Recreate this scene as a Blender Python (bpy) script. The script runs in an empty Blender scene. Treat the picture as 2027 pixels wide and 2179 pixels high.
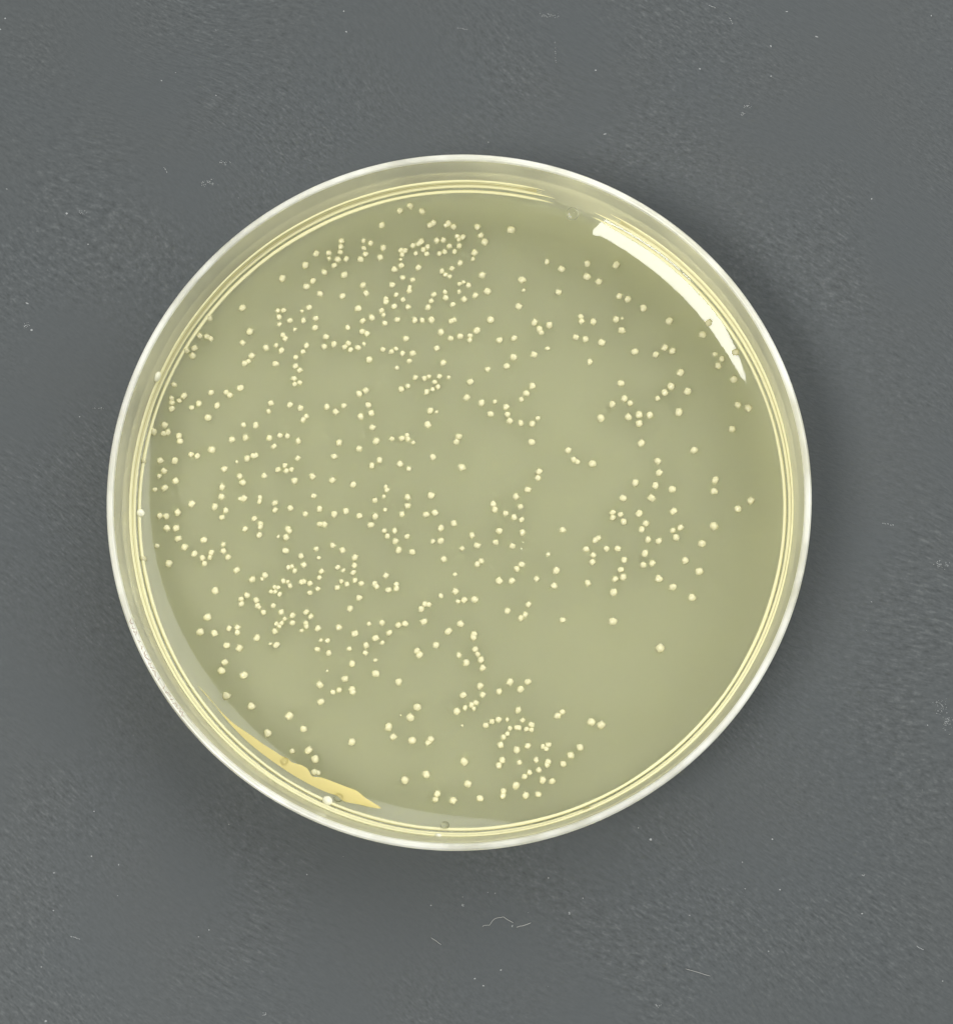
import bpy, bmesh, math, random
from mathutils import Vector, Matrix, noise

S = 0.001                       # the numbers below are millimetres
sc = bpy.context.scene
COL = sc.collection

# ------------------------------------------------------------------ camera
cam_data = bpy.data.cameras.new("camera")
cam = bpy.data.objects.new("camera", cam_data)
COL.objects.link(cam)
cam_data.sensor_fit = 'VERTICAL'
cam_data.sensor_height = 24.0
cam_data.lens = 24.0 * 3224.97 / 2179.0
cam_data.clip_start = 0.01
cam_data.clip_end = 20.0
cam.location = (11.175 * S, -31.591 * S, 205.0 * S)
aim = Vector((2.0125, -0.5497, 0.0)) * S
zb = (cam.location - aim).normalized()
xb = Vector((0, 1, 0)).cross(zb).normalized()
yb = zb.cross(xb)
cam.rotation_euler = Matrix((xb, yb, zb)).transposed().to_euler()
sc.camera = cam

# ------------------------------------------------------------------ light
world = bpy.data.worlds.new("World")
sc.world = world
world.use_nodes = True
bg = world.node_tree.nodes["Background"]
bg.inputs["Color"].default_value = (0.93, 0.98, 1.0, 1)
bg.inputs["Strength"].default_value = 0.36

def window_lamp(name, azimuth, elevation, dist, w, h, power, color):
    d = bpy.data.lights.new(name, 'AREA')
    d.shape = 'ELLIPSE'
    d.size, d.size_y = w, h
    d.energy = power
    d.color = color
    o = bpy.data.objects.new(name, d)
    a, e = math.radians(azimuth), math.radians(elevation)
    v = Vector((math.cos(a) * math.cos(e), math.sin(a) * math.cos(e), math.sin(e)))
    o.location = v * dist
    o.rotation_euler = v.to_track_quat('Z', 'Y').to_euler()
    COL.objects.link(o)
    return o

window_lamp("window_light", *(213, 60, 1.2, 0.66, 0.36, 13.0, (1.0, 0.985, 0.95)))
window_lamp("far_window_light", *(46, 44, 1.5, 2.8, 1.2, 31.0, (0.985, 0.99, 1.0)))

sc.view_settings.view_transform = 'Standard'
sc.view_settings.look = 'None'
sc.view_settings.exposure = 0.0
sc.view_settings.gamma = 1.0
sc.view_settings.use_curve_mapping = False
sc.render.engine = 'CYCLES'
sc.cycles.use_denoising = True
sc.cycles.use_adaptive_sampling = True
sc.cycles.adaptive_threshold = 0.02
sc.cycles.time_limit = 1000.0
sc.cycles.max_bounces = 18
sc.cycles.transmission_bounces = 14
sc.cycles.glossy_bounces = 10
sc.cycles.volume_bounces = 8
sc.cycles.diffuse_bounces = 4
sc.cycles.transparent_max_bounces = 16
sc.cycles.caustics_reflective = True
sc.cycles.caustics_refractive = True
sc.cycles.blur_glossy = 0.3
sc.cycles.sample_clamp_indirect = 8.0

# ------------------------------------------------------------------ helpers
def new_mat(name):
    m = bpy.data.materials.new(name)
    m.use_nodes = True
    nt = m.node_tree
    return m, nt, nt.nodes["Principled BSDF"]

def nd(nt, kind, **kw):
    n = nt.nodes.new(kind)
    for k, v in kw.items():
        setattr(n, k, v)
    return n

def mesh_obj(name, verts, faces, mat, parent=None, smooth=True, sharp=None):
    me = bpy.data.meshes.new(name)
    me.from_pydata([Vector(v) * S for v in verts], [], faces)
    me.validate()
    if smooth:
        me.polygons.foreach_set("use_smooth", [True] * len(me.polygons))
        if sharp:
            me.set_sharp_from_angle(angle=math.radians(sharp))
    for mm in (mat if isinstance(mat, (list, tuple)) else [mat]):
        me.materials.append(mm)
    o = bpy.data.objects.new(name, me)
    COL.objects.link(o)
    o.parent = parent
    return o

def tag(o, label=None, cat=None, kind=None, group=None):
    if label: o["label"] = label
    if cat: o["category"] = cat
    if kind: o["kind"] = kind
    if group: o["group"] = group
    return o

# ------------------------------------------------------------------ materials
def make_table_mat():
    m, nt, b = new_mat("black_paperboard")
    L = nt.links
    tc = nd(nt, 'ShaderNodeTexCoord')
    # large scale drift that bends the grain direction
    warp = nd(nt, 'ShaderNodeTexNoise'); warp.inputs['Scale'].default_value = 28; warp.inputs['Detail'].default_value = 0
    L.new(tc.outputs['Object'], warp.inputs['Vector'])
    wsub = nd(nt, 'ShaderNodeVectorMath', operation='SUBTRACT'); wsub.inputs[1].default_value = (.5, .5, .5)
    L.new(warp.outputs['Color'], wsub.inputs[0])
    wsc = nd(nt, 'ShaderNodeVectorMath', operation='SCALE'); wsc.inputs['Scale'].default_value = 0.016
    L.new(wsub.outputs[0], wsc.inputs[0])
    wadd = nd(nt, 'ShaderNodeVectorMath', operation='ADD')
    L.new(tc.outputs['Object'], wadd.inputs[0]); L.new(wsc.outputs[0], wadd.inputs[1])
    def streak(angle, sx, sy, detail, rough):
        mp = nd(nt, 'ShaderNodeMapping', vector_type='TEXTURE')
        mp.inputs['Rotation'].default_value = (0, 0, math.radians(angle))
        mp.inputs['Scale'].default_value = (1 / sx, 1 / sy, 1)
        L.new(wadd.outputs[0], mp.inputs['Vector'])
        n = nd(nt, 'ShaderNodeTexNoise'); n.inputs['Scale'].default_value = 1
        n.inputs['Detail'].default_value = detail; n.inputs['Roughness'].default_value = rough
        L.new(mp.outputs[0], n.inputs['Vector'])
        return n.outputs['Fac']
    s1 = streak(-30, 700, 1900, 2, .6)
    s2 = streak(-44, 1100, 2800, 1, .6)
    fine = nd(nt, 'ShaderNodeTexNoise'); fine.inputs['Scale'].default_value = 2600; fine.inputs['Detail'].default_value = 1
    L.new(tc.outputs['Object'], fine.inputs['Vector'])
    patch = nd(nt, 'ShaderNodeTexNoise'); patch.inputs['Scale'].default_value = 45; patch.inputs['Detail'].default_value = 1
    L.new(tc.outputs['Object'], patch.inputs['Vector'])
    pr = nd(nt, 'ShaderNodeMapRange'); pr.inputs['From Min'].default_value = .38; pr.inputs['From Max'].default_value = .62
    pr.inputs['To Min'].default_value = .2; pr.inputs['To Max'].default_value = 1.0
    L.new(patch.outputs['Fac'], pr.inputs['Value'])
    def math_(op, a, c):
        n = nd(nt, 'ShaderNodeMath', operation=op)
        for i, x in enumerate((a, c)):
            if isinstance(x, (int, float)): n.inputs[i].default_value = x
            else: L.new(x, n.inputs[i])
        return n.outputs[0]
    h = math_('ADD', math_('MULTIPLY', s1, .6), math_('MULTIPLY', s2, .4))
    h2 = math_('ADD', h, math_('MULTIPLY', fine.outputs['Fac'], .25))
    hc = math_('MULTIPLY', math_('SUBTRACT', h2, .62), pr.outputs[0])
    # pale worn fibres: only the crests of the streaks
    crest = nd(nt, 'ShaderNodeMapRange'); crest.inputs['From Min'].default_value = .07; crest.inputs['From Max'].default_value = .22
    L.new(hc, crest.inputs['Value'])
    tone = nd(nt, 'ShaderNodeMapRange'); tone.inputs['From Min'].default_value = -.2; tone.inputs['From Max'].default_value = .2
    L.new(hc, tone.inputs['Value'])
    ramp = nd(nt, 'ShaderNodeMix', data_type='RGBA')
    ramp.inputs['A'].default_value = (0.046, 0.0503, 0.0512, 1); ramp.inputs['B'].default_value = (0.083, 0.0895, 0.0905, 1)
    L.new(tone.outputs[0], ramp.inputs['Factor'])
    worn = nd(nt, 'ShaderNodeMix', data_type='RGBA'); worn.inputs['B'].default_value = (.17, .175, .17, 1)
    L.new(ramp.outputs['Result'], worn.inputs['A']); L.new(math_('MULTIPLY', crest.outputs[0], .16), worn.inputs['Factor'])
    # faint warm/cool mottling of the dyed board
    mot = nd(nt, 'ShaderNodeTexNoise'); mot.inputs['Scale'].default_value = 90; mot.inputs['Detail'].default_value = 0
    L.new(tc.outputs['Object'], mot.inputs['Vector'])
    mc = nd(nt, 'ShaderNodeMix', data_type='RGBA', blend_type='MULTIPLY'); mc.inputs['Factor'].default_value = 1
    mr = nd(nt, 'ShaderNodeMix', data_type='RGBA'); mr.inputs['A'].default_value = (.975, 1, 1.015, 1); mr.inputs['B'].default_value = (1.0, 1, .985, 1)
    L.new(mot.outputs['Fac'], mr.inputs['Factor'])
    L.new(worn.outputs['Result'], mc.inputs['A']); L.new(mr.outputs['Result'], mc.inputs['B'])
    L.new(mc.outputs['Result'], b.inputs['Base Color'])
    b.inputs['Roughness'].default_value = .62
    b.inputs['Specular IOR Level'].default_value = .18
    bp = nd(nt, 'ShaderNodeBump'); bp.inputs['Strength'].default_value = .55; bp.inputs['Distance'].default_value = .00012
    L.new(s1, bp.inputs['Height']); L.new(bp.outputs[0], b.inputs['Normal'])
    return m

def simple(name, color, rough=.5, **kw):
    m, nt, b = new_mat(name)
    b.inputs['Base Color'].default_value = (*color, 1)
    b.inputs['Roughness'].default_value = rough
    for k, v in kw.items():
        b.inputs[k.replace('_', ' ')].default_value = v
    return m

M_TABLE = make_table_mat()
def make_plastic_mat():
    # clear polystyrene with the wall's yellow glow painted in as two-way scattering haze
    m, nt, p = new_mat("clear_polystyrene")
    L = nt.links
    nt.nodes.remove(p)
    g = nd(nt, 'ShaderNodeBsdfGlass'); g.inputs['Color'].default_value = (.985, .98, .93, 1)
    g.inputs['IOR'].default_value = 1.58; g.inputs['Roughness'].default_value = .05
    d = nd(nt, 'ShaderNodeBsdfDiffuse'); d.inputs['Color'].default_value = (.97, .95, .74, 1)
    t = nd(nt, 'ShaderNodeBsdfTranslucent'); t.inputs['Color'].default_value = (.98, .95, .68, 1)
    h = nd(nt, 'ShaderNodeMixShader'); h.inputs[0].default_value = .55
    L.new(d.outputs[0], h.inputs[1]); L.new(t.outputs[0], h.inputs[2])
    mx = nd(nt, 'ShaderNodeMixShader')
    tc = nd(nt, 'ShaderNodeTexCoord')
    n = nd(nt, 'ShaderNodeTexNoise'); n.inputs['Scale'].default_value = 70; n.inputs['Detail'].default_value = 1
    L.new(tc.outputs['Object'], n.inputs['Vector'])
    mr = nd(nt, 'ShaderNodeMapRange'); mr.inputs['From Min'].default_value = .35; mr.inputs['From Max'].default_value = .65
    mr.inputs['To Min'].default_value = 0.4 * .75; mr.inputs['To Max'].default_value = 0.4 * 1.25
    L.new(n.outputs['Fac'], mr.inputs['Value']); L.new(mr.outputs[0], mx.inputs[0])
    L.new(g.outputs[0], mx.inputs[1]); L.new(h.outputs[0], mx.inputs[2])
    L.new(mx.outputs[0], nt.nodes["Material Output"].inputs['Surface'])
    return m
M_GLASS = make_plastic_mat()

def make_rim_mat():
    m, nt, b = new_mat("frosted_polystyrene_rim")
    b.inputs['Base Color'].default_value = (.95, .945, .89, 1)
    b.inputs['Roughness'].default_value = .28
    b.inputs['Transmission Weight'].default_value = .62
    b.inputs['IOR'].default_value = 1.58
    tc = nd(nt, 'ShaderNodeTexCoord')
    n = nd(nt, 'ShaderNodeTexNoise'); n.inputs['Scale'].default_value = 110; n.inputs['Detail'].default_value = 5; n.inputs['Roughness'].default_value = .65
    nt.links.new(tc.outputs['Object'], n.inputs['Vector'])
    mr = nd(nt, 'ShaderNodeMapRange'); mr.inputs['From Min'].default_value = .35; mr.inputs['From Max'].default_value = .65
    mr.inputs['To Min'].default_value = .46; mr.inputs['To Max'].default_value = .78
    nt.links.new(n.outputs['Fac'], mr.inputs['Value']); nt.links.new(mr.outputs[0], b.inputs['Transmission Weight'])
    return m
M_RIM = make_rim_mat()

def make_agar_mat():
    m, nt, b = new_mat("nutrient_agar")
    L = nt.links
    nt.nodes.remove(b)
    out = nt.nodes["Material Output"]
    tc = nd(nt, 'ShaderNodeTexCoord')
    g = nd(nt, 'ShaderNodeBsdfGlass'); g.inputs['IOR'].default_value = 1.36; g.inputs['Roughness'].default_value = .04
    g.inputs['Color'].default_value = (1, 1, 1, 1)
    # where the gel touches the plastic the boundary bends light by the ratio of the two indices
    at = nd(nt, 'ShaderNodeAttribute', attribute_name="contact")
    ior = nd(nt, 'ShaderNodeMapRange'); ior.inputs['To Min'].default_value = 1.40; ior.inputs['To Max'].default_value = 1.36 / 1.58
    L.new(at.outputs['Fac'], ior.inputs['Value']); L.new(ior.outputs[0], g.inputs['IOR'])
    fn = nd(nt, 'ShaderNodeTexNoise'); fn.inputs['Scale'].default_value = 900; fn.inputs['Detail'].default_value = 2
    L.new(tc.outputs['Object'], fn.inputs['Vector'])
    bp = nd(nt, 'ShaderNodeBump'); bp.inputs['Strength'].default_value = .02; bp.inputs['Distance'].default_value = .0001
    L.new(fn.outputs['Fac'], bp.inputs['Height']); L.new(bp.outputs[0], g.inputs['Normal'])
    L.new(g.outputs[0], out.inputs['Surface'])
    vs = nd(nt, 'ShaderNodeVolumeScatter'); vs.inputs['Color'].default_value = (0.985, 0.985, 0.915, 1)
    vs.inputs['Density'].default_value = 500.0; vs.inputs['Anisotropy'].default_value = .0
    va = nd(nt, 'ShaderNodeVolumeAbsorption'); va.inputs['Color'].default_value = (0.972, 0.985, 0.2, 1); va.inputs['Density'].default_value = 125.0
    ad = nd(nt, 'ShaderNodeAddShader')
    L.new(vs.outputs[0], ad.inputs[0]); L.new(va.outputs[0], ad.inputs[1]); L.new(ad.outputs[0], out.inputs['Volume'])
    return m
M_AGAR = make_agar_mat()

def make_colony_mat():
    m, nt, b = new_mat("cream_colony")
    L = nt.links
    oi = nd(nt, 'ShaderNodeTexCoord')
    n = nd(nt, 'ShaderNodeTexNoise'); n.inputs['Scale'].default_value = 1500; n.inputs['Detail'].default_value = 2
    L.new(oi.outputs['Object'], n.inputs['Vector'])
    mx = nd(nt, 'ShaderNodeMix', data_type='RGBA')
    mx.inputs['A'].default_value = (0.54, 0.505, 0.285, 1); mx.inputs['B'].default_value = (0.61, 0.585, 0.38, 1)
    L.new(n.outputs['Fac'], mx.inputs['Factor']); L.new(mx.outputs['Result'], b.inputs['Base Color'])
    b.inputs['Roughness'].default_value = .2
    b.inputs['IOR'].default_value = 1.4
    return m
M_COLONY = make_colony_mat()

def gel(name, color, trans):  # not the agar: skin for the painted light crescent, lines and band
    # thin translucent skin for painted light: light passes through it from behind as well as off its face
    m, nt, p = new_mat(name)
    p.inputs['Base Color'].default_value = (*color, 1)
    p.inputs['Roughness'].default_value = .18
    p.inputs['IOR'].default_value = 1.36
    t = nd(nt, 'ShaderNodeBsdfTranslucent'); t.inputs['Color'].default_value = (*color, 1)
    mx = nd(nt, 'ShaderNodeMixShader'); mx.inputs[0].default_value = trans
    out = nt.nodes["Material Output"]
    nt.links.new(p.outputs[0], mx.inputs[1]); nt.links.new(t.outputs[0], mx.inputs[2]); nt.links.new(mx.outputs[0], out.inputs['Surface'])
    return m
M_LIGHT_CRESCENT = gel("yellow_light_crescent", (0.78, 0.66, 0.25), .3)
M_REFR_LINE = gel("pale_refraction_line", (.95, .91, .58), .22)
M_REFR_BAND = gel("amber_refraction_band", (.80, .74, .42), .3)
M_WATER = simple("water_drop", (.99, .99, .97), .0, Transmission_Weight=1.0, IOR=1.33)
M_MILKY = simple("milky_drop", (.86, .84, .66), .15, IOR=1.36)
M_DUST = simple("pale_dust", (.27, .28, .275), .8)
M_LINT = simple("white_lint", (.36, .36, .335), .6)
M_INK = simple("brown_marker_ink", (.40, .28, .22), .5)

# ------------------------------------------------------------------ tabletop
half = 700.0
table = mesh_obj("tabletop", [(-half, -half, 0), (half, -half, 0), (half, half, 0), (-half, half, 0)], [(0, 1, 2, 3)], M_TABLE, smooth=False)
tag(table, "matt black paperboard tabletop with fine slanting fibre grain", kind="structure")

# ------------------------------------------------------------------ petri dish
dish = bpy.data.objects.new("petri_dish", None)
dish.empty_display_size = .01
COL.objects.link(dish)
tag(dish, "clear round petri dish of yellow-green agar dotted with cream colonies", "petri dish")

N = 288
def lathe(profile, closed=True, zfun=None):
    """profile: (r, z) from the axis, first and last point on the axis"""
    verts, faces, rings = [], [], []
    for r, z in profile:
        if r == 0:
            rings.append([len(verts)]); verts.append((0, 0, z))
        else:
            rings.append(list(range(len(verts), len(verts) + N)))
            for k in range(N):
                a = 2 * math.pi * k / N
                zz = zfun(r, z, a) if zfun else z
                verts.append((r * math.cos(a), r * math.sin(a), zz))
    for A, B in zip(rings, rings[1:]):
        for k in range(N):
            k2 = (k + 1) % N
            if len(A) == 1: faces.append((A[0], B[k2], B[k]))
            elif len(B) == 1: faces.append((A[k], A[k2], B[0]))
            else: faces.append((A[k], A[k2], B[k2], B[k]))
    return verts, faces

# agar gel: flat field, meniscus climbing the wall, broken where a drop sits
Z0 = .02
RW = 43.48
AG = 5.2
def gap(a):
    d = math.degrees(a) - 68.6
    return max(0.0, 1 - (abs(d) / 4.6) ** 6) if abs(d) < 4.6 else 0.0
def agar_z(r, a):
    t = max(0.0, (r - 38.0) / (RW - 38.0))
    hgt = 1.75 + .10 * math.sin(a * 3 + 1) + .06 * math.sin(a * 7)
    return AG + hgt * t ** 1.8 * (1 - .55 * gap(a % (2 * math.pi)))

# the plastic: outside, rim and inner wall down to the gel line; below it the gel fills it and carries the shared face
shell = [(0, .42), (41.0, .42), (41.5, .14), (42.0, .02), (43.0, .02), (43.55, .27), (43.85, .8), (43.95, 1.6), (44.20, 6.0), (44.40, 10.6),
         (44.48, 11.2), (44.72, 11.55), (44.80, 12.0), (44.95, 14.3), (44.93, 14.72), (44.80, 14.95), (44.60, 15.02),
         (44.25, 15.0), (44.10, 14.9), (44.02, 14.65), (43.98, 14.0), (43.90, 11.6), (43.82, 11.1), (43.70, 10.8), (43.60, 9.0), (43.53, 7.7), (RW, 'top')]
zf = lambda r, z, a: agar_z(r, a) if z == 'top' else z
v, f = lathe(shell, zfun=zf)
body = mesh_obj("dish_body", v, f, [M_GLASS, M_RIM], dish, sharp=50)
for p in body.data.polygons:
    c = p.center / S
    if c.z > 14.5: p.material_index = 1

inner = [(0, 1.22), (41.5, 1.22), (42.5, 1.25), (43.0, 1.47), (43.25, 1.92), (43.36, 3.0), (43.41, 4.2), (43.44, 5.2)]
top = [(RW, 'top')] + [(38.0 + i * (RW - 38.0) / 22, 'top') for i in reversed(range(22))] + [(r, 'top') for r in (37.5, 36.5, 35, 30, 24, 18, 12, 6)] + [(0, AG)]
v, f = lathe(inner + top, zfun=zf)
agar = mesh_obj("agar", v, f, M_AGAR, dish, sharp=35)
ct = agar.data.attributes.new("contact", 'FLOAT', 'FACE')
nside = len(inner) * N
ct.data.foreach_set("value", [1.0 if i < nside else 0.0 for i in range(len(agar.data.polygons))])

# bright refraction lines of the wall painted as pale ridges, plus a yellowish band
WALL_PTS = [(43.25, 1.9), (43.35, 3.0), (43.45, 6.0), (43.60, 9.0), (43.70, 10.8), (43.82, 11.1), (43.90, 11.6), (43.98, 14.0)]
def wall_r(z):
    z -= Z0
    for (r0, z0), (r1, z1) in zip(WALL_PTS, WALL_PTS[1:]):
        if z0 <= z <= z1: return r0 + (r1 - r0) * (z - z0) / (z1 - z0)
    return WALL_PTS[-1][0]
GAP0, GAP1 = math.radians(72.6), math.radians(65.0 + 360)
def ring_strip(name, section, mat, a0, a1, wob=0.0):
    """section(a) -> closed list of (r, z); swept from angle a0 to a1"""
    n = max(8, int((a1 - a0) / (2 * math.pi) * N))
    vs, fs, m = [], [], 0
    for i in range(n + 1):
        a = a0 + (a1 - a0) * i / n
        e = min(1.0, min(i, n - i) / 4 + .12)
        sec = section(a, e)
        m = len(sec)
        for r, z in sec:
            vs.append((r * math.cos(a), r * math.sin(a), z))
    for i in range(n):
        for k in range(m):
            k2 = (k + 1) % m
            fs.append((i * m + k, (i + 1) * m + k, (i + 1) * m + k2, i * m + k2))
    fs.append(tuple(range(m)))
    fs.append(tuple(n * m + k for k in reversed(range(m))))
    return mesh_obj(name, vs, fs, mat, agar, sharp=70)
def wobble(a, s):
    return .5 * math.sin(a * 5 + s) + .3 * math.sin(a * 13 + 2 * s) + .2 * math.sin(a * 29 + 3 * s)
def ridge_sec(rc, zc, hw, hh, amp):
    def sec(a, e):
        z0 = zc + amp * wobble(a, zc)
        w = hw * (1 + .18 * wobble(a, zc + 3)) * e
        r0 = rc(z0)
        return [(r0 - w * math.cos(t) if math.cos(t) > 0 else r0 - w * .3 * math.cos(t), z0 + hh * e * math.sin(t)) for t in [2 * math.pi * k / 10 for k in range(10)]]
    return sec
ring_strip("refraction_line", ridge_sec(lambda z: (42.95, 6.62, 0.34, 0.22)[0], (42.95, 6.62, 0.34, 0.22)[1], (42.95, 6.62, 0.34, 0.22)[2], (42.95, 6.62, 0.34, 0.22)[3], .03), M_REFR_LINE, GAP0, GAP1)
ring_strip("refraction_line", ridge_sec(lambda z: wall_r(z) - .06, (7.12, 0.26, 0.24)[0], (7.12, 0.26, 0.24)[1], (7.12, 0.26, 0.24)[2], .05), M_REFR_LINE, GAP0, GAP1)
ring_strip("refraction_line", ridge_sec(lambda z: wall_r(z) - .05, (8.9, 0.22, 0.22)[0], (8.9, 0.22, 0.22)[1], (8.9, 0.22, 0.22)[2], .06), M_REFR_LINE, math.radians(74.5), math.radians(62 + 360))
def band_sec(a, e):
    z0 = (7.12, 0.26, 0.24)[0] + .45
    z1 = (8.9, 0.22, 0.22)[0] - .15 - .5 * max(0, wobble(a, 1.7)) * e
    return [(wall_r(z0) - .10, z0), (wall_r(z1) - .04, z1), (wall_r(z1) - .012, z1), (wall_r(z0) - .012, z0)]
ring_strip("refraction_line", ridge_sec(lambda z: wall_r(z) - .04, 7.65, .10, .09, .05), M_REFR_LINE, math.radians(75), math.radians(61.5 + 360))
ring_strip("refraction_line", ridge_sec(lambda z: wall_r(z) - .04, 8.2, .08, .07, .07), M_REFR_LINE, math.radians(75), math.radians(61 + 360))
ring_strip("refraction_band", band_sec, M_REFR_BAND, math.radians(76), math.radians(60 + 360))

# ------------------------------------------------------------------ colonies
random.seed(7)
def colony_shape(seed, seg=9):
    rnd = random.Random(seed)
    ph = [rnd.uniform(0, 6.28) for _ in range(4)]
    lob = rnd.choice([3, 4, 5])
    prof = [(.93, -.12), (1.0, .16), (.80, .50), (.42, .74)]
    vs, fs = [], []
    for i, (r, z) in enumerate(prof):
        for k in range(seg):
            a = 2 * math.pi * k / seg + i * .12
            q = 1 + .09 * math.sin(lob * a + ph[0]) + .08 * math.sin(2 * a + ph[1]) + rnd.uniform(-.09, .09)
            zz = z * (1 + .12 * math.sin(a + ph[2])) + (rnd.uniform(-.10, .10) if i else 0)
            vs.append((r * q * math.cos(a), r * q * math.sin(a), zz))
    vs.append((rnd.uniform(-.12, .12), rnd.uniform(-.12, .12), .82))
    for i in range(len(prof) - 1):
        for k in range(seg):
            fs.append((i * seg + k, i * seg + (k + 1) % seg, (i + 1) * seg + (k + 1) % seg, (i + 1) * seg + k))
    b = (len(prof) - 1) * seg
    for k in range(seg):
        fs.append((b + k, b + (k + 1) % seg, len(vs) - 1))
    return vs, fs
SHAPES = [colony_shape(100 + i) for i in range(14)]
MESHES = []
for i, (vs, fs) in enumerate(SHAPES):
    me = bpy.data.meshes.new("colony_shape")
    me.from_pydata([Vector(q) * S for q in vs], [], fs)
    me.polygons.foreach_set("use_smooth", [True] * len(fs))
    me.materials.append(M_COLONY)
    MESHES.append(me)
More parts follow.
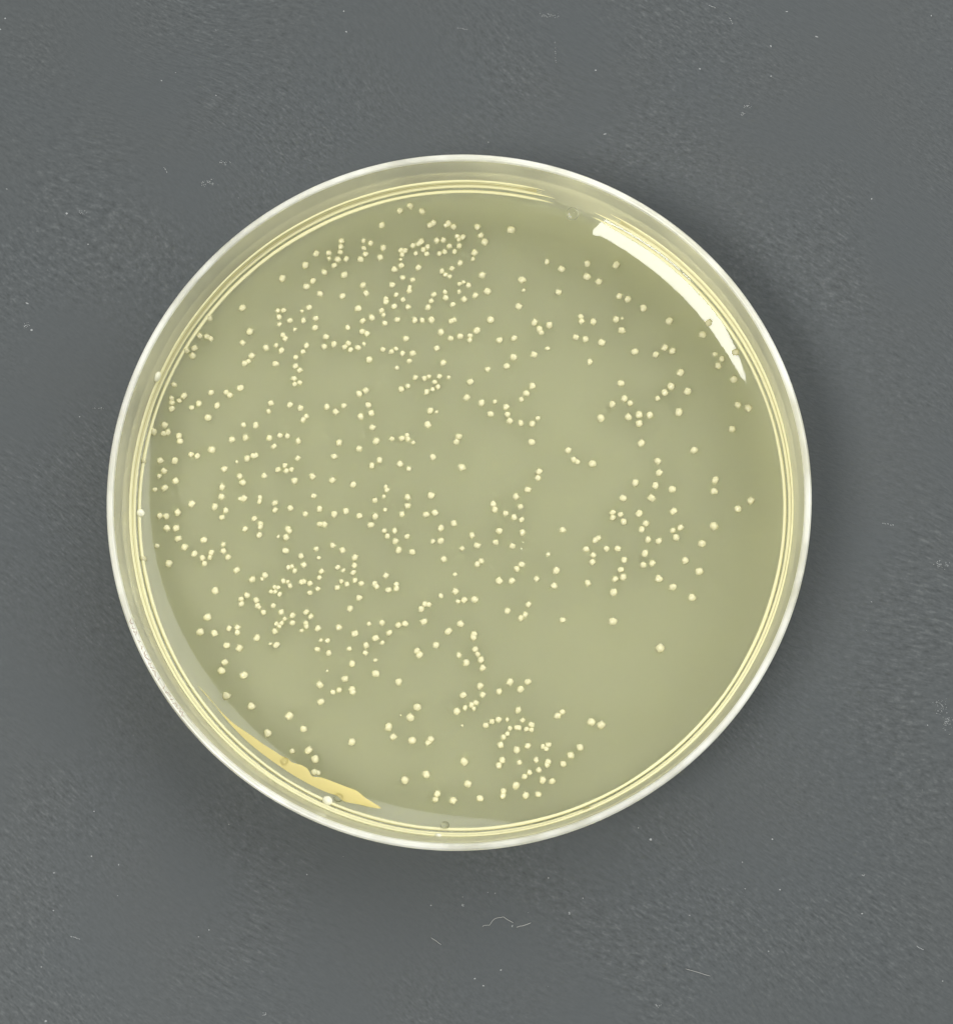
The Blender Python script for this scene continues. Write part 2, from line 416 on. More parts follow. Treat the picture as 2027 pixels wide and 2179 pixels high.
# x, y, diameter in mm, largest first
COLONIES = (
    "26.29,-19.54,1.24;7.01,37.77,1.17;-30.73,-25.70,1.14;18.46,-29.50,1.14;33.65,-3.44,1.13;20.16,-16.02,1.13;29.35,12.00,1.13;-6.17,-31.50,1.11;"
    "-22.36,-28.28,1.11;-25.15,-30.56,1.11;-7.08,-36.60,1.11;0.65,-34.21,1.11;-6.42,-28.51,1.11;-9.25,-29.76,1.11;-5.50,-27.15,1.11;29.68,17.41,1.09;"
    "21.29,32.56,1.09;36.76,16.39,1.09;31.59,-9.46,1.09;18.93,11.28,1.09;30.56,14.85,1.09;24.86,26.47,1.09;20.32,-12.19,1.09;32.04,-5.76,1.09;"
    "28.32,24.64,1.09;4.17,25.09,1.07;8.46,30.66,1.07;-18.86,-33.91,1.07;-27.42,-27.03,1.07;-19.75,-32.75,1.07;3.72,29.08,1.07;-14.07,-31.66,1.07;"
    "-4.29,-35.85,1.07;17.73,5.09,1.05;31.26,6.79,1.05;36.88,-1.14,1.05;28.24,1.52,1.05;38.58,12.38,1.05;33.79,1.21,1.05;24.03,10.50,1.05;21.89,23.37,1.05;"
    "19.19,21.72,1.05;17.29,30.97,1.05;28.37,15.54,1.05;25.49,0.38,1.05;33.98,2.71,1.05;30.58,-12.91,1.05;26.27,-10.41,1.05;-33.52,-15.26,1.04;"
    "-34.46,-17.23,1.04;-24.39,31.25,1.04;-28.75,23.81,1.04;-38.93,-8.11,1.04;-32.61,-11.72,1.04;-0.34,-27.72,1.04;-1.46,-17.25,1.04;3.38,36.11,1.04;"
    "7.35,-37.26,1.04;17.20,-29.11,1.04;2.00,-13.05,1.04;-28.48,-22.95,1.04;-31.50,-22.36,1.04;-34.20,11.87,1.04;-29.88,15.94,1.04;18.09,24.63,1.01;"
    "26.42,5.36,1.01;26.60,3.76,1.01;23.37,2.44,1.01;29.77,-8.00,1.01;28.10,-11.51,1.01;28.64,-4.91,1.01;24.52,-7.03,1.01;18.89,30.23,1.01;26.04,2.06,1.01;"
    "38.61,-0.06,1.01;21.74,0.38,1.01;36.38,9.64,1.01;24.27,7.82,1.01;21.68,16.04,1.01;36.99,19.92,1.01;25.45,11.65,1.01;21.15,24.93,1.01;22.60,11.40,1.01;"
    "24.05,11.70,1.01;23.61,20.39,1.01;28.66,20.45,1.01;33.53,24.13,1.01;32.74,22.59,1.01;5.26,-10.60,1.01;1.14,-37.05,1.01;-0.77,-39.19,1.01;"
    "-21.27,33.11,1.01;-38.56,5.95,1.01;-39.95,10.75,1.01;-41.30,9.71,1.01;-11.01,-22.77,1.01;-15.06,-23.43,1.01;3.03,31.39,1.01;1.99,34.57,1.01;"
    "10.10,24.64,1.01;0.93,14.28,1.01;6.63,-23.93,1.01;9.65,8.09,1.01;13.85,32.11,1.01;12.80,-9.25,1.01;10.04,20.15,1.01;7.26,19.79,1.01;12.10,24.25,1.01;"
    "0.29,4.71,1.01;-4.31,10.61,1.01;-3.82,0.94,1.01;-38.13,-3.27,1.01;-39.79,2.16,1.01;-33.58,7.44,1.01;28.38,-1.44,0.98;27.65,20.89,0.98;"
    "21.60,-10.17,0.98;23.83,-1.70,0.98;26.41,19.96,0.98;37.25,12.89,0.98;21.77,-2.79,0.98;22.77,27.74,0.98;17.37,32.82,0.98;34.74,18.33,0.98;"
    "27.52,14.69,0.98;-25.13,19.27,0.97;8.62,-38.52,0.97;10.84,-36.58,0.97;-19.77,34.70,0.97;-2.51,-5.20,0.97;5.28,-3.90,0.97;0.02,22.82,0.97;"
    "2.30,23.60,0.97;-38.39,3.16,0.97;-22.24,3.07,0.97;14.50,-33.39,0.97;-21.08,30.10,0.97;-29.79,27.09,0.97;-12.35,19.70,0.97;-10.78,5.79,0.97;"
    "-8.01,5.26,0.97;10.63,4.04,0.97;-37.51,14.81,0.97;-40.44,5.85,0.97;-37.78,-4.68,0.97;-36.89,-5.85,0.97;-34.33,-4.91,0.97;-29.17,-19.38,0.97;"
    "-31.07,-21.26,0.97;7.53,0.69,0.97;8.01,26.91,0.97;-3.90,25.18,0.97;-29.04,0.71,0.97;-36.09,0.00,0.97;-37.97,-1.13,0.97;2.92,13.54,0.97;9.75,10.58,0.97;"
    "8.02,-24.86,0.97;-16.81,33.91,0.97;-42.14,-7.55,0.97;-13.84,-17.51,0.97;-15.89,31.69,0.97;-13.30,30.18,0.97;-18.40,-24.22,0.97;-11.25,8.42,0.97;"
    "-16.28,8.24,0.97;8.95,14.79,0.97;-10.55,35.48,0.97;-3.09,-19.05,0.97;-5.24,-20.32,0.97;0.90,-21.38,0.97;-7.98,-23.87,0.97;-4.72,-15.97,0.97;"
    "7.48,-32.71,0.97;-32.53,-17.39,0.97;-28.41,20.41,0.94;-6.79,41.13,0.94;-5.20,40.44,0.94;-10.76,38.60,0.94;-1.61,38.81,0.94;2.39,38.26,0.94;"
    "15.71,-32.38,0.94;-8.64,-31.04,0.94;2.70,-38.92,0.94;-36.11,21.34,0.94;-36.37,20.31,0.94;-3.30,-1.41,0.94;-2.51,-3.49,0.94;-6.31,-6.69,0.94;"
    "2.73,-24.42,0.94;-16.11,28.70,0.94;1.41,16.49,0.94;9.78,15.80,0.94;-11.09,-18.11,0.94;-13.69,33.88,0.94;0.15,-16.27,0.94;1.83,-18.03,0.94;"
    "0.50,-25.61,0.94;16.97,22.19,0.94;-5.71,32.59,0.94;20.93,-6.38,0.94;-5.38,36.24,0.94;22.10,13.93,0.94;20.49,13.16,0.94;-23.23,-4.60,0.94;"
    "-29.77,-8.99,0.94;-15.23,-1.11,0.94;-12.75,15.41,0.94;-13.42,11.83,0.94;-3.99,12.53,0.94;8.96,-23.87,0.94;-27.66,-10.24,0.94;-32.04,2.28,0.94;"
    "-32.08,0.98,0.94;-32.96,-0.38,0.94;-18.78,-0.78,0.94;9.11,1.64,0.94;-18.21,-26.45,0.94;-13.92,26.90,0.94;-12.03,25.57,0.94;-6.18,25.14,0.94;"
    "-39.33,-3.27,0.94;-26.86,-18.03,0.94;-24.25,-18.98,0.94;-20.44,-29.98,0.94;-39.07,13.01,0.94;-38.09,9.35,0.94;-30.87,8.80,0.94;-28.99,9.03,0.94;"
    "-39.94,4.50,0.94;-4.47,-1.63,0.94;6.32,18.57,0.94;-17.14,3.12,0.94;-14.32,2.51,0.94;-31.79,4.76,0.94;-19.19,29.03,0.94;-24.35,21.13,0.94;"
    "2.35,-5.84,0.94;13.68,-3.83,0.94;-2.59,23.45,0.94;0.62,-13.14,0.94;-3.18,36.42,0.94;5.16,-34.70,0.94;2.09,28.53,0.91;7.34,22.48,0.91;5.37,22.22,0.91;"
    "-2.26,19.14,0.91;-6.42,20.51,0.91;-11.81,5.05,0.91;-3.62,6.16,0.91;-16.91,6.36,0.91;-13.56,7.41,0.91;6.93,-10.58,0.91;13.41,28.84,0.91;"
    "-17.17,21.92,0.91;-12.38,13.40,0.91;-16.79,12.49,0.91;-19.80,24.27,0.91;6.75,11.04,0.91;-11.78,10.29,0.91;-0.13,8.95,0.91;0.57,27.98,0.91;"
    "-11.30,-1.84,0.91;-13.42,-1.79,0.91;-16.80,-1.51,0.91;-30.86,-19.01,0.91;-13.32,-12.77,0.91;-31.32,14.96,0.91;-25.66,13.78,0.91;-33.02,13.53,0.91;"
    "5.61,-34.05,0.91;-3.64,38.93,0.91;-21.61,13.07,0.91;-23.05,13.51,0.91;-12.87,29.05,0.91;-9.28,30.16,0.91;4.12,11.99,0.91;-23.28,-6.39,0.91;"
    "-0.78,-2.87,0.91;-11.87,-2.99,0.91;1.66,-4.49,0.91;-8.13,-6.39,0.91;-8.56,-5.23,0.91;6.99,-5.97,0.91;8.35,-4.14,0.91;-13.96,-7.35,0.91;"
    "-15.63,-6.40,0.91;-12.34,-19.06,0.91;-33.26,-6.63,0.91;-26.48,21.53,0.91;-4.35,26.90,0.91;-27.64,10.75,0.91;-37.93,8.62,0.91;-28.72,6.16,0.91;"
    "10.78,23.71,0.91;-37.14,20.91,0.91;-3.71,-31.34,0.91;7.68,-27.56,0.91;5.41,-32.06,0.91;6.24,12.93,0.91;-14.15,-21.48,0.91;3.07,-22.07,0.91;"
    "2.84,-21.00,0.91;-7.35,22.58,0.91;2.37,-8.35,0.91;-2.12,-7.65,0.91;-14.51,-14.20,0.91;-19.81,3.62,0.91;-20.68,27.11,0.91;-20.22,30.90,0.91;"
    "-39.48,-1.68,0.91;7.26,-2.08,0.91;-13.64,14.96,0.91;-11.99,12.27,0.91;8.23,-8.42,0.91;-0.54,-11.96,0.91;12.48,-11.28,0.91;-26.83,-4.27,0.91;"
    "10.45,3.21,0.91;4.69,-1.04,0.91;-6.97,0.74,0.91;-15.98,-16.67,0.91;-10.96,34.11,0.91;-18.63,32.12,0.91;-40.31,-1.66,0.91;12.84,-28.32,0.91;"
    "-2.85,-38.35,0.91;13.49,-34.50,0.91;12.05,-36.71,0.91;10.24,-38.39,0.91;21.75,-7.90,0.90;14.52,6.93,0.90;21.62,28.19,0.90;25.45,-8.35,0.90;"
    "24.94,-5.19,0.90;16.77,-6.43,0.90;24.27,-8.56,0.90;17.58,-8.14,0.90;16.95,-10.94,0.90;21.32,-9.18,0.90;24.68,-3.06,0.90;15.66,22.50,0.90;"
    "17.55,19.04,0.90;35.22,19.23,0.90;22.89,13.29,0.90;24.14,-3.81,0.90;29.24,-3.62,0.90;13.58,-15.80,0.87;-18.50,21.60,0.87;-35.51,6.57,0.87;"
    "5.73,-38.01,0.87;-7.21,-16.23,0.87;-8.07,-16.39,0.87;-10.25,-16.08,0.87;-9.27,-17.43,0.87;1.93,-17.63,0.87;-25.97,-9.71,0.87;-29.37,19.39,0.87;"
    "8.10,-15.54,0.87;-35.40,23.03,0.87;4.47,-0.28,0.87;-6.98,-0.44,0.87;9.11,-13.75,0.87;-23.01,-3.46,0.87;-18.77,-16.79,0.87;-24.49,-17.18,0.87;"
    "6.41,11.92,0.87;-0.88,38.35,0.87;-34.44,-7.31,0.87;-35.52,-6.75,0.87;-35.52,13.82,0.87;-15.65,34.00,0.87;-40.08,9.55,0.87;8.92,-32.20,0.87;"
    "-5.61,-19.78,0.87;-8.24,40.48,0.87;2.86,37.06,0.87;-1.96,28.26,0.87;-16.30,36.46,0.87;0.38,36.84,0.87;-14.12,-24.82,0.87;-36.37,6.79,0.87;"
    "-21.82,8.51,0.87;-25.11,7.81,0.87;-25.74,8.97,0.87;-18.28,22.97,0.87;-12.70,23.36,0.87;0.01,33.14,0.87;-30.63,-16.75,0.87;-29.51,-16.62,0.87;"
    "-22.18,-15.06,0.87;-29.23,2.86,0.87;-29.66,3.73,0.87;-19.71,25.57,0.87;-24.77,25.84,0.87;6.33,-14.58,0.87;-9.41,-11.72,0.87;-9.78,-9.82,0.87;"
    "5.12,-28.78,0.87;-8.05,32.88,0.87;-8.99,32.39,0.87;-19.93,-10.82,0.87;-27.05,-13.03,0.87;-7.92,15.51,0.87;-0.10,35.58,0.87;2.07,-19.63,0.87;"
    "-8.98,27.14,0.87;-13.28,25.14,0.87;-7.80,8.75,0.87;-0.47,8.22,0.87;7.59,-8.99,0.87;-3.15,21.19,0.87;-13.86,21.38,0.87;4.78,-5.46,0.87;"
    "-16.95,-5.73,0.87;-27.57,-2.06,0.87;11.85,33.13,0.87;18.37,-4.96,0.86;17.70,-7.23,0.86;20.53,-10.42,0.86;26.36,-5.39,0.86;20.33,-1.54,0.86;"
    "15.23,5.65,0.86;16.49,24.71,0.86;1.16,29.98,0.84;-8.36,-11.55,0.84;-4.09,-13.70,0.84;-5.07,-14.27,0.84;9.40,-29.47,0.84;3.07,-25.58,0.84;"
    "-18.03,13.21,0.84;-22.39,18.92,0.84;4.26,-29.07,0.84;-34.49,22.99,0.84;-34.09,25.43,0.84;-4.04,-31.75,0.84;-2.30,36.45,0.84;-16.41,35.67,0.84;"
    "-24.51,4.60,0.84;2.87,-7.93,0.84;13.44,-27.83,0.84;8.50,-36.10,0.84;-15.32,24.23,0.84;-13.36,23.66,0.84;-1.27,22.55,0.84;-3.08,-39.06,0.84;"
    "-11.37,0.34,0.84;8.11,-0.67,0.84;6.13,-1.56,0.84;-15.70,13.33,0.84;-18.94,-35.60,0.84;8.20,10.70,0.84;-1.11,32.38,0.84;-22.72,-0.64,0.84;"
    "-23.85,22.78,0.84;-29.71,22.28,0.84;-24.17,26.76,0.84;-10.71,26.55,0.84;-4.50,15.13,0.84;-28.33,-12.36,0.84;-29.05,-13.53,0.84;-7.56,35.04,0.84;"
    "-1.46,35.56,0.84;-19.60,0.97,0.84;-13.00,34.61,0.84;-31.45,-0.91,0.84;-31.94,-1.82,0.84;-24.83,0.06,0.84;-24.81,-0.91,0.84;-17.29,33.06,0.84;"
    "-6.46,35.71,0.84;-8.12,35.08,0.84;5.20,-25.14,0.84;-21.17,-7.14,0.84;-18.71,-2.84,0.84;-18.10,-2.88,0.84;-18.79,-19.55,0.84;-17.26,-20.05,0.84;"
    "-18.45,-35.66,0.84;-34.15,-8.06,0.84;-28.77,-3.45,0.84;-26.72,-3.17,0.84;-7.72,-1.56,0.84;-7.80,20.53,0.84;-3.56,28.75,0.84;-8.66,-3.81,0.84;"
    "-8.53,25.25,0.84;-6.94,29.26,0.84;-38.77,16.27,0.84;-33.87,15.35,0.84;-31.62,-6.40,0.84;-18.05,34.79,0.84;3.46,-29.53,0.84;-24.32,9.30,0.84;"
    "5.66,-38.60,0.84;11.55,-34.24,0.84;-23.27,25.32,0.84;-21.44,25.29,0.84;-23.32,9.23,0.84;-39.53,9.77,0.84;-14.02,-25.19,0.84;-31.00,-7.22,0.84;"
    "20.34,-2.23,0.83;16.39,25.35,0.83;17.95,-5.24,0.83;19.46,-6.37,0.83;-20.81,11.92,0.80;-21.22,11.45,0.80;2.17,-26.60,0.80;-23.37,4.45,0.80;"
    "-11.28,-10.86,0.80;-11.00,-11.27,0.80;-10.13,27.76,0.80;-7.10,27.02,0.80;-4.60,-13.63,0.80;-7.02,-4.57,0.80;10.20,-10.35,0.80;-15.83,-24.92,0.80;"
    "-29.51,-17.30,0.80;-14.14,-9.39,0.80;-15.70,21.51,0.80;-10.49,21.09,0.80;-23.69,-14.62,0.80;-20.36,-14.63,0.80;-9.64,-4.51,0.80;3.75,18.17,0.80;"
    "-4.60,34.51,0.80;-19.74,-15.21,0.80;-5.06,35.11,0.80;-20.77,-8.32,0.80;-20.69,-1.45,0.80;-0.76,34.76,0.80;-14.02,-8.44,0.80;-0.06,-20.40,0.80;"
    "-13.04,-10.87,0.80;-21.82,18.31,0.80;-12.31,36.16,0.80;-2.96,15.81,0.80;-24.21,23.27,0.80;-1.19,24.98,0.80;-6.03,17.13,0.80;-26.87,-13.74,0.80;"
    "-6.50,30.84,0.80;11.41,-34.63,0.80;-6.98,8.66,0.80;-7.86,31.16,0.80;10.35,-35.28,0.80;8.26,-2.43,0.80;11.02,23.18,0.80;-20.94,21.75,0.80;"
    "8.67,-15.07,0.80;-4.15,38.58,0.80;-5.14,25.12,0.80;-27.59,6.57,0.80;-21.85,6.16,0.80;10.00,-34.00,0.80;-26.35,3.79,0.80;-16.25,-11.38,0.80;"
    "11.59,-32.05,0.80;-27.97,6.54,0.80;1.60,-26.90,0.80;15.73,5.34,0.79;26.55,13.92,0.79;28.24,-4.01,0.79;21.35,-1.81,0.79;-22.38,20.13,0.77;"
    "-34.00,22.76,0.77;7.84,-34.31,0.77;-23.59,5.18,0.77;-12.43,-20.06,0.77;2.40,-20.27,0.77;-22.55,17.17,0.77;-14.97,-10.93,0.77;-7.95,34.47,0.77;"
    "-2.82,34.53,0.77;-16.47,34.92,0.77;-2.12,34.78,0.77;-26.07,-14.64,0.77;-26.73,-2.72,0.77;5.78,-31.04,0.77;-10.26,24.79,0.77;-10.09,-3.80,0.77;"
    "-7.80,28.07,0.77;-19.91,-12.08,0.77;-29.10,-12.85,0.77;-21.07,-10.61,0.77;-20.74,-10.55,0.77;-24.79,-13.75,0.77;-4.82,17.01,0.77;-39.04,13.80,0.77;"
    "-16.22,-8.68,0.77;-33.45,-7.23,0.77;-39.11,14.38,0.77;-31.82,15.39,0.77;-36.45,13.27,0.77;1.40,22.87,0.77;1.34,22.27,0.77;-28.85,19.67,0.77;"
    "-15.22,22.00,0.77;-14.90,21.11,0.77;-22.17,-16.04,0.77;-18.41,-9.20,0.77;-22.80,-3.78,0.77;-9.31,20.80,0.77;-6.85,4.56,0.77;-6.88,19.46,0.77;"
    "-13.25,35.49,0.77;-26.93,0.30,0.77;8.28,13.96,0.77;-9.17,8.71,0.77;-2.50,32.04,0.77;-16.63,-25.19,0.77;-21.41,20.92,0.77;-22.45,16.39,0.77;"
    "-8.40,-11.01,0.77;-13.91,-10.44,0.77;-24.94,26.74,0.77;-29.34,10.82,0.77;-38.10,14.16,0.77;-42.48,5.61,0.77;34.30,19.89,0.75;-24.71,24.80,0.74;"
    "-41.03,1.90,0.74;-40.53,3.77,0.74;0.74,-27.26,0.74;9.12,-35.61,0.74;-0.81,25.14,0.74;7.47,-29.80,0.74;-18.67,-10.05,0.74;-2.01,31.53,0.74;"
    "-17.46,-18.41,0.74;-23.62,-16.10,0.74;-8.69,21.18,0.74;-9.76,1.71,0.74;-26.87,0.82,0.74;-19.14,-6.19,0.74;-22.85,-8.65,0.74;-20.37,-16.11,0.74;"
    "-20.29,-16.55,0.74;-8.73,28.78,0.74;-25.98,12.65,0.74;7.80,-29.86,0.74;0.34,-6.24,0.74;-3.94,27.82,0.74;-0.99,27.28,0.74;-23.50,-10.47,0.74;"
    "-22.60,-11.12,0.74;6.28,-30.62,0.74;8.76,-30.03,0.74;10.87,-32.25,0.74;8.27,-28.88,0.74;-2.07,29.05,0.74;-21.88,-32.88,0.74;-40.54,-5.74,0.74;"
    "-2.79,17.27,0.74;-3.41,16.49,0.74;-18.85,-11.54,0.74;-7.03,15.98,0.74;-5.76,35.92,0.74;-4.45,35.54,0.74;-22.68,4.62,0.74;9.39,-30.12,0.74;"
    "-21.76,16.60,0.74;-10.15,28.23,0.74;-0.06,30.21,0.74;-0.38,36.98,0.74;-7.12,9.18,0.70;-22.37,-8.50,0.70;6.61,-29.93,0.70;-2.48,-12.54,0.70;"
    "-21.99,-9.11,0.70;-6.91,29.76,0.70;-15.72,-10.57,0.70;-23.94,-12.23,0.70;-31.67,-5.51,0.70;-3.56,-5.28,0.70;-24.30,-16.17,0.70;10.49,11.37,0.70;"
    "-25.09,21.85,0.70;-6.10,34.58,0.70;-10.19,-18.73,0.70;-13.30,36.48,0.70;-23.23,-15.53,0.67;-0.19,-13.31,0.67;-1.42,31.27,0.67;-24.67,-11.28,0.67;"
    "11.33,-32.58,0.67;-25.10,-11.89,0.67;-8.55,18.52,0.67;-0.17,36.49,0.67;-29.52,0.65,0.67;-1.96,38.55,0.67;4.72,13.68,0.67;11.87,20.97,0.67;"
    "-4.20,17.25,0.67;1.90,-27.36,0.67;-3.68,15.49,0.67;-10.43,25.94,0.67;-14.56,-19.52,0.67;-6.27,8.16,0.64;-11.97,-16.19,0.64;-13.08,21.91,0.64;"
    "-24.56,-11.89,0.64;-24.16,-11.36,0.64;-18.83,-7.39,0.64;-26.33,-10.18,0.64;1.75,33.67,0.64;-9.99,-0.96,0.64;-0.13,29.10,0.64;-0.60,-9.73,0.60;"
    "0.46,30.42,0.60;8.67,29.16,0.60;-11.11,-21.04,0.60;-22.59,24.05,0.60;6.25,-28.81,0.60;-20.93,-17.11,0.60;-18.01,34.07,0.60;-18.34,-18.37,0.60;"
    "-10.16,0.87,0.60;-9.94,2.13,0.60;-26.62,-13.98,0.60;-1.52,17.12,0.60;-22.91,-10.57,0.60;-15.50,-9.08,0.60;-23.92,-16.51,0.60;-21.65,26.62,0.57;"
    "11.77,-7.10,0.57;-8.14,33.78,0.57;-3.13,12.36,0.54;-24.29,-4.52,0.50;-30.12,5.74,0.50;-25.04,-18.82,0.47;21.96,25.02,0.45;-17.45,-22.42,0.44;"
    "0.37,-29.56,0.34;-7.69,-28.24,0.30;8.17,-6.28,0.23;8.41,-5.43,0.23;11.84,-11.58,0.23")
cols = [tuple(map(float, t.split(","))) for t in COLONIES.split(";")]
rest_v, rest_f = [], []
for i, (x, y, d) in enumerate(cols):
    r, a = math.hypot(x, y), math.atan2(y, x)
    z = agar_z(r, a)
    slope = (agar_z(r + .05, a) - agar_z(r - .05, a)) / .1
    nrm = Vector((-slope * math.cos(a), -slope * math.sin(a), 1)).normalized()
    rot = nrm.to_track_quat('Z', 'Y').to_matrix() @ Matrix.Rotation(random.uniform(0, 6.28), 3, 'Z')
    rad = d / 2 * random.uniform(.97, 1.03)
    hz = rad * random.uniform(.85, 1.08)
    k = random.randrange(len(MESHES))
    M = Matrix.Translation(Vector((x, y, z)) * S) @ rot.to_4x4() @ Matrix.Diagonal((rad, rad, hz, 1))
    if i < 300:
        o = bpy.data.objects.new("colony", MESHES[k])
        COL.objects.link(o)
        o.parent = agar
        o.matrix_local = M
    else:
        b0 = len(rest_v)
        rest_v += [M @ (Vector(q) * S) / S for q in SHAPES[k][0]]
        rest_f += [tuple(b0 + j for j in fc) for fc in SHAPES[k][1]]
small = mesh_obj("small_colonies", rest_v, rest_f, M_COLONY, agar)
tag(small, kind="stuff")

# ------------------------------------------------------------------ yellow light crescent at the lower left, painted as a thin sheet
crescent_pts = [(-34.38, -24.36), (-33.16, -25.56), (-31.59, -27.36), (-29.87, -29.02), (-28.49, -30.01), (-26.96, -31.0), (-25.59, -31.99), (-24.23, -32.82), (-23.21, -33.47), (-22.37, -33.8), (-21.86, -34.29), (-20.51, -34.7), (-19.67, -35.28), (-19.15, -36.09), (-17.98, -36.26), (-16.99, -36.58), (-14.82, -37.4), (-13.31, -37.96), (-12.14, -38.86), (-10.05, -40.15), (-11.63, -39.99), (-12.96, -39.67), (-14.79, -39.32), (-15.97, -38.54), (-16.97, -38.21), (-18.13, -37.73), (-19.81, -36.91), (-21.83, -35.77), (-23.86, -34.46), (-25.73, -33.15), (-27.61, -31.66), (-29.34, -30.01), (-30.89, -28.35), (-32.11, -26.86)]
me_bm = bmesh.new()
def catmull(pts, n=3):
    out = []
    m = len(pts)
    for i in range(m):
        p0, p1, p2, p3 = (Vector(pts[(i + j - 1) % m]) for j in range(4))
        for s in range(n):
            t = s / n
            out.append(.5 * ((2 * p1) + (p2 - p0) * t + (2 * p0 - 5 * p1 + 4 * p2 - p3) * t * t + (3 * p1 - p0 - 3 * p2 + p3) * t ** 3))
    return out
outline = catmull(crescent_pts)
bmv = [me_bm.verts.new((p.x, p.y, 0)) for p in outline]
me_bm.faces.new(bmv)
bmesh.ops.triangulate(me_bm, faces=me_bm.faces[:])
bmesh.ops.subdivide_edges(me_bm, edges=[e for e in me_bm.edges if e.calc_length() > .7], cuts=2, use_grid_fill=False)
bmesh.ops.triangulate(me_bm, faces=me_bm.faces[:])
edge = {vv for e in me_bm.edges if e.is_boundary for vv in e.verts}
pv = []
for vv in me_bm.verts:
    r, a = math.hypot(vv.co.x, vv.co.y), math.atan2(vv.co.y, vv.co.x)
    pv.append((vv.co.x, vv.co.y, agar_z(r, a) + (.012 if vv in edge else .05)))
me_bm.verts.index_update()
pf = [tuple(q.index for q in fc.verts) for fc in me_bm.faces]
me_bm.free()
light_sheet = mesh_obj("light_crescent", pv, pf, M_LIGHT_CRESCENT, agar)
if sum(p.normal.z for p in light_sheet.data.polygons) < 0:
    light_sheet.data.flip_normals()
tag(light_sheet, "glossy deep yellow crescent of painted light along the edge")

# ------------------------------------------------------------------ drops clinging to the edge
def drop(name, x, y, z, d, flat, nrm, mat, seed):
    rnd = random.Random(seed)
    bm = bmesh.new()
    bmesh.ops.create_icosphere(bm, subdivisions=3, radius=1)
    q = Vector(nrm).normalized().to_track_quat('Z', 'Y').to_matrix()
    vs = []
    for vv in bm.verts:
        c = vv.co.copy()
        c *= 1 + .06 * noise.noise(c * 1.6 + Vector((seed, 0, 0)))
        c.z *= flat
        c = q @ (c * (d / 2)) + Vector((x, y, z))
        vs.append(tuple(c))
    bm.verts.index_update()
    fs = [tuple(t.index for t in fc.verts) for fc in bm.faces]
    bm.free()
    return mesh_obj(name, vs, fs, mat, dish)

def on_agar(deg, r, d, flat, mat, seed, lift=.2):
    a = math.radians(deg)
    z = agar_z(r, a)
    sl = (agar_z(r + .05, a) - agar_z(r - .05, a)) / .1
    return drop("droplet", r * math.cos(a), r * math.sin(a), z + d * flat * lift, d, flat, (-sl * math.cos(a), -sl * math.sin(a), 1), mat, seed)
def on_wall(deg, z, d, flat, mat, seed):
    a = math.radians(deg)
    r = 43.45 + (z - 6) * .05 - d * flat * .22
    return drop("droplet", r * math.cos(a), r * math.sin(a), z, d, flat, (-math.cos(a), -math.sin(a), 0), mat, seed)

on_agar(-178.1, 42.7, 1.1, .7, M_MILKY, 1)
on_agar(-123.7, 41.0, .95, .8, M_WATER, 2)
on_agar(-111.9, 41.8, 1.25, .4, M_WATER, 3)
on_agar(-113.4, 42.75, 1.35, .7, M_MILKY, 4)
on_agar(-92.4, 42.3, 1.1, .8, M_WATER, 5)
on_wall(-93.2, 9.0, .9, .6, M_MILKY, 6)
on_wall(-67.8, 8.2, 1.1, .6, M_WATER, 7)
on_wall(157.6, 9.6, 1.5, .5, M_MILKY, 8)
on_agar(68.8, 42.55, 1.75, .3, M_WATER, 9, .35)

# illegible marker strokes on the outer edge at lower left
def tube(name, paths, rad, mat, parent=None, sides=5):
    vs, fs = [], []
    for path in paths:
        P = [Vector(p) for p in path]
        b0 = len(vs)
        for i, p in enumerate(P):
            t = (P[min(i + 1, len(P) - 1)] - P[max(i - 1, 0)]).normalized()
            u = t.cross(Vector((0, 0, 1)))
            u = u.normalized() if u.length > 1e-6 else Vector((1, 0, 0))
            w = u.cross(t)
            rr = rad * (.55 if i in (0, len(P) - 1) else 1)
            for k in range(sides):
                a = 2 * math.pi * k / sides
                vs.append(tuple(p + (u * math.cos(a) + w * math.sin(a)) * rr))
        for i in range(len(P) - 1):
            for k in range(sides):
                k2 = (k + 1) % sides
                fs.append((b0 + i * sides + k, b0 + i * sides + k2, b0 + (i + 1) * sides + k2, b0 + (i + 1) * sides + k))
        fs.append(tuple(b0 + k for k in reversed(range(sides))))
        fs.append(tuple(b0 + (len(P) - 1) * sides + k for k in range(sides)))
    return mesh_obj(name, vs, fs, mat, parent)

rnd = random.Random(5)
strokes = []
deg = -158.5
while deg < -141:
    n = rnd.choice([3, 4])
    st = []
    for i in range(n):
        a = math.radians(deg + i * rnd.uniform(.15, .45))
        rr = 44.33 + .22 * math.sin(i * 2.1 + deg) + rnd.uniform(-.05, .05)
        st.append((rr * math.cos(a), rr * math.sin(a), 15.045))
    strokes.append(st)
    deg += rnd.uniform(.5, 1.7)
tube("marker_scribble", strokes, .045, M_INK, dish)

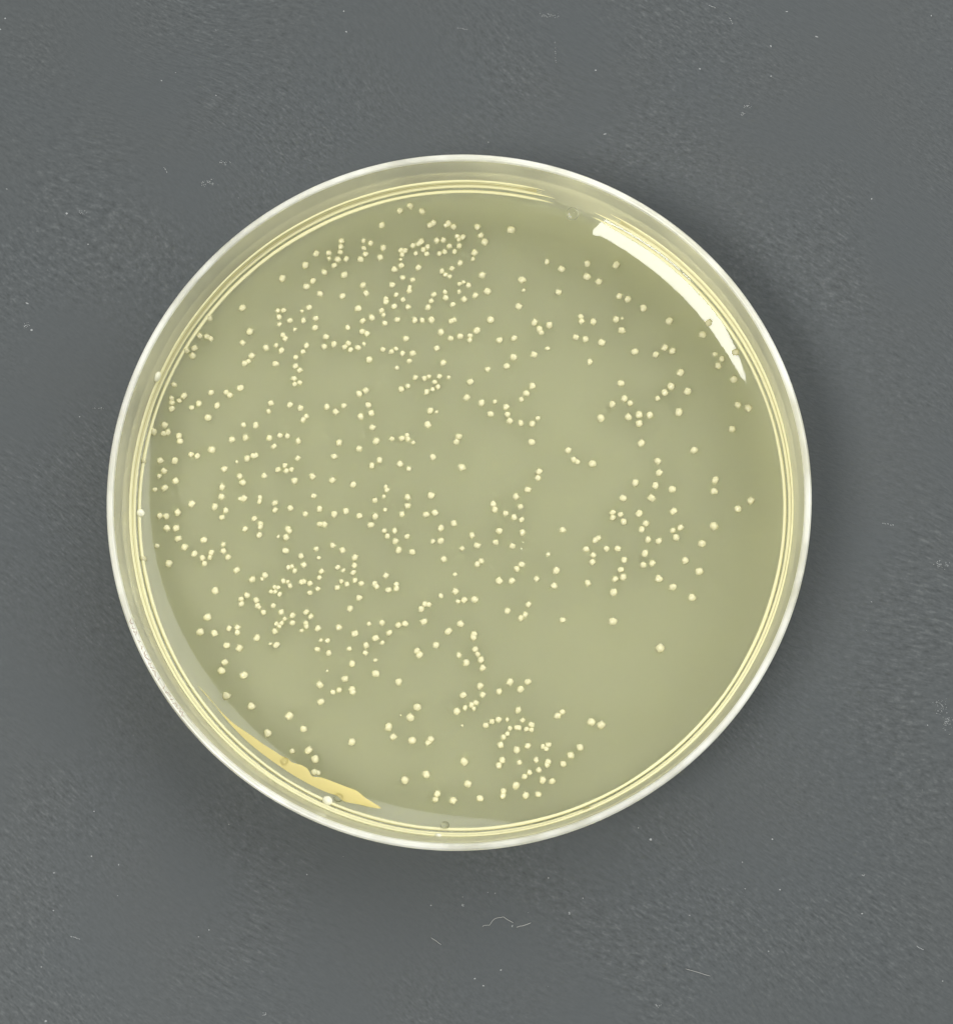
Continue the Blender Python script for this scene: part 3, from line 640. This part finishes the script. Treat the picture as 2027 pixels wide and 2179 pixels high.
# ------------------------------------------------------------------ lint and dust on the board
def lint(path, rad, label):
    o = tube("lint_fibre", [[(x, y, .10 + .10 * math.sin(i * 1.3)) for i, (x, y) in enumerate(path)]], rad, M_LINT)
    return tag(o, label, "lint", group="lint fibres on the black board")
def dense(p, n=4):
    out = []
    for i in range(len(p) - 1):
        p0, p1, p2, p3 = (Vector(p[max(0, min(len(p) - 1, i + j - 1))]) for j in range(4))
        for s in range(n):
            t = s / n
            q = .5 * ((2 * p1) + (p2 - p0) * t + (2 * p0 - 5 * p1 + 4 * p2 - p3) * t * t + (3 * p1 - p0 - 3 * p2 + p3) * t ** 3)
            out.append((q.x, q.y))
    return out + [tuple(p[-1])]
lint(dense([(2.82, -55.65), (3.09, -55.5), (3.43, -55.49), (3.76, -55.43), (4.16, -54.87), (4.63, -54.58), (5.17, -54.5), (5.57, -54.44), (6.24, -54.86), (6.84, -55.14)]), .035,
     "thin pale arched lint fibre on black board below the dish")
lint(dense([(7.28, -55.73), (7.7, -55.6), (8.37, -55.46), (9.15, -55.14)]), .045, "short straight pale lint fibre right of the arched fibre")
lint(dense([(-3.94, -57.12), (-3.27, -57.56), (-2.6, -58.02)]), .03, "short slanting grey fibre left of the arched fibre")
lint(dense([(29.2, -60.85), (30.84, -61.32), (32.48, -61.79)]), .03, "long faint fibre low on the board at bottom right")

dv, df = [], []
rnd = random.Random(11)
def fleck(x, y, w, h, ang):
    b0 = len(dv)
    n = rnd.choice([5, 6, 7])
    z = rnd.uniform(.03, .09)
    ca, sa = math.cos(ang), math.sin(ang)
    for k in range(n):
        a = 2 * math.pi * k / n
        q = rnd.uniform(.6, 1.15)
        px, py = w / 2 * q * math.cos(a), h / 2 * q * math.sin(a)
        dv.append((x + px * ca - py * sa, y + px * sa + py * ca, .006))
    dv.append((x + rnd.uniform(-.1, .1) * w, y + rnd.uniform(-.1, .1) * h, z))
    for k in range(n):
        df.append((b0 + k, b0 + (k + 1) % n, b0 + n))
DUST_SPOTS = (
    "-66.9,72.9,0.38,0.38,0;-67.5,71.2,0.38,0.32,0;-42.5,49.3,0.38,0.89,1;-36.3,47.2,2.17,0.89,2;-34.1,50.2,1.41,0.64,2;-35.5,60.4,0.51,0.26,0;"
    "-43.5,62.8,0.51,0.26,0;-16.8,69.7,0.51,0.32,0;-17.2,72.9,0.32,0.38,0;0.0,69.8,1.28,0.38,1;-35.8,70.4,0.51,0.19,0;-41.5,64.0,0.38,0.19,0;"
    "-65.4,46.8,0.38,0.26,0;12.4,71.6,2.68,0.77,2;35.8,72.4,0.77,0.45,1;38.4,70.2,0.38,1.02,1;46.3,71.4,0.57,0.26,0;50.4,67.5,0.64,0.32,0;"
    "43.9,66.2,0.38,0.70,0;43.8,61.7,0.32,0.26,0;40.3,57.3,1.02,0.51,2;39.6,56.2,0.45,0.64,2;33.8,63.0,0.51,0.32,0;3.7,52.6,0.32,0.38,0;"
    "20.2,53.5,0.64,0.26,0;66.6,70.3,0.26,0.38,0;57.2,43.3,0.26,0.38,0;19.0,63.1,0.45,0.32,0;13.3,66.0,0.19,3.83,2;57.6,-2.6,1.41,0.38,1;"
    "64.2,-8.1,1.15,1.02,2;65.2,-8.2,0.51,0.77,2;55.0,-13.1,0.32,0.19,0;63.5,-27.0,1.92,2.81,2;64.2,-29.3,1.28,2.17,2;61.7,-29.5,0.32,0.32,0;"
    "25.0,-44.4,0.51,0.57,0;23.4,-42.9,0.32,0.26,0;40.9,-44.3,0.38,0.38,0;36.9,-47.3,0.26,0.26,0;52.6,-48.9,0.51,0.51,2;41.7,-50.8,0.32,0.32,0;"
    "37.2,-50.7,0.32,0.26,0;52.2,-53.8,0.57,0.32,0;29.9,-54.1,0.26,0.26,0;40.0,-58.6,0.26,0.32,0;59.5,-58.1,0.64,0.51,1;25.6,-65.5,0.89,0.32,2;"
    "62.2,-62.2,0.26,0.26,0;-56.6,43.0,0.51,0.51,0;-54.3,43.1,0.89,0.64,2;-53.3,38.4,0.32,0.32,0;-60.9,25.9,0.51,0.45,0;-61.6,26.7,1.41,0.64,2;"
    "-61.7,29.8,0.64,0.26,0;-53.5,13.3,0.38,0.38,0;-50.8,14.5,1.02,0.45,2;-49.4,-40.9,0.32,0.26,0;-49.5,-46.8,0.38,0.32,0;-45.8,-47.9,0.26,0.32,0;"
    "-54.5,-49.0,0.45,0.26,0;-51.3,-57.4,1.09,0.26,1;-55.7,-61.2,0.32,0.26,0;-33.4,-56.3,0.26,0.26,0;-34.8,-57.2,0.26,0.19,0;-20.5,-49.1,0.26,0.32,0;"
    "-31.1,-42.6,0.32,0.19,0;-25.7,-67.0,0.57,0.38,2;-54.8,-68.1,0.51,0.38,0;-54.4,-53.9,0.32,0.26,0;11.5,-49.4,0.19,0.45,0;16.0,-52.0,0.19,0.32,0;"
    "14.2,-53.8,0.32,0.57,2;5.2,-61.2,0.38,0.26,0;1.8,-62.3,0.38,0.32,0;2.9,-63.2,0.38,0.26,0;0.2,-52.9,0.32,0.32,2;4.5,-51.4,0.19,0.32,0;"
    "0.2,-51.9,0.19,0.26,0;-4.0,-53.0,0.32,0.26,0;3.5,-51.3,0.19,0.26,0;6.7,-55.6,0.26,0.57,0")
for t in DUST_SPOTS.split(";"):
    x, y, w, h, kind = map(float, t.split(","))
    if kind == 2:                                  # chalky smudge: a spray of tiny flecks
        for _ in range(int(8 + 12 * min(3, w * h))):
            q = .09 * rnd.uniform(.5, 1.4)
            fleck(x + rnd.gauss(0, w * .27), y + rnd.gauss(0, h * .27), q * rnd.uniform(1, 2.6), q, rnd.uniform(-.9, .1))
    elif kind == 1:
        m = 5
        for j in range(m):
            fleck(x + (j / (m - 1) - .5) * w + rnd.uniform(-.05, .05), y - (j / (m - 1) - .5) * h * .8 + rnd.uniform(-.05, .05), .24, .12, rnd.uniform(-.8, 0))
    else:
        fleck(x, y, w * .75, h * .65, rnd.uniform(-.5, .3))
for _ in range(35):
    x, y = rnd.uniform(-72, 76), rnd.uniform(-74, 80)
    if math.hypot(x, y) < 44.5: continue
    q = rnd.uniform(.04, .09)
    fleck(x, y, q * rnd.uniform(1, 3), q, rnd.uniform(-1.0, .1))
dust = mesh_obj("dust", dv, df, M_DUST, smooth=False)
tag(dust, "pale dust flecks and chalky smudges on the black board", "dust", kind="stuff")
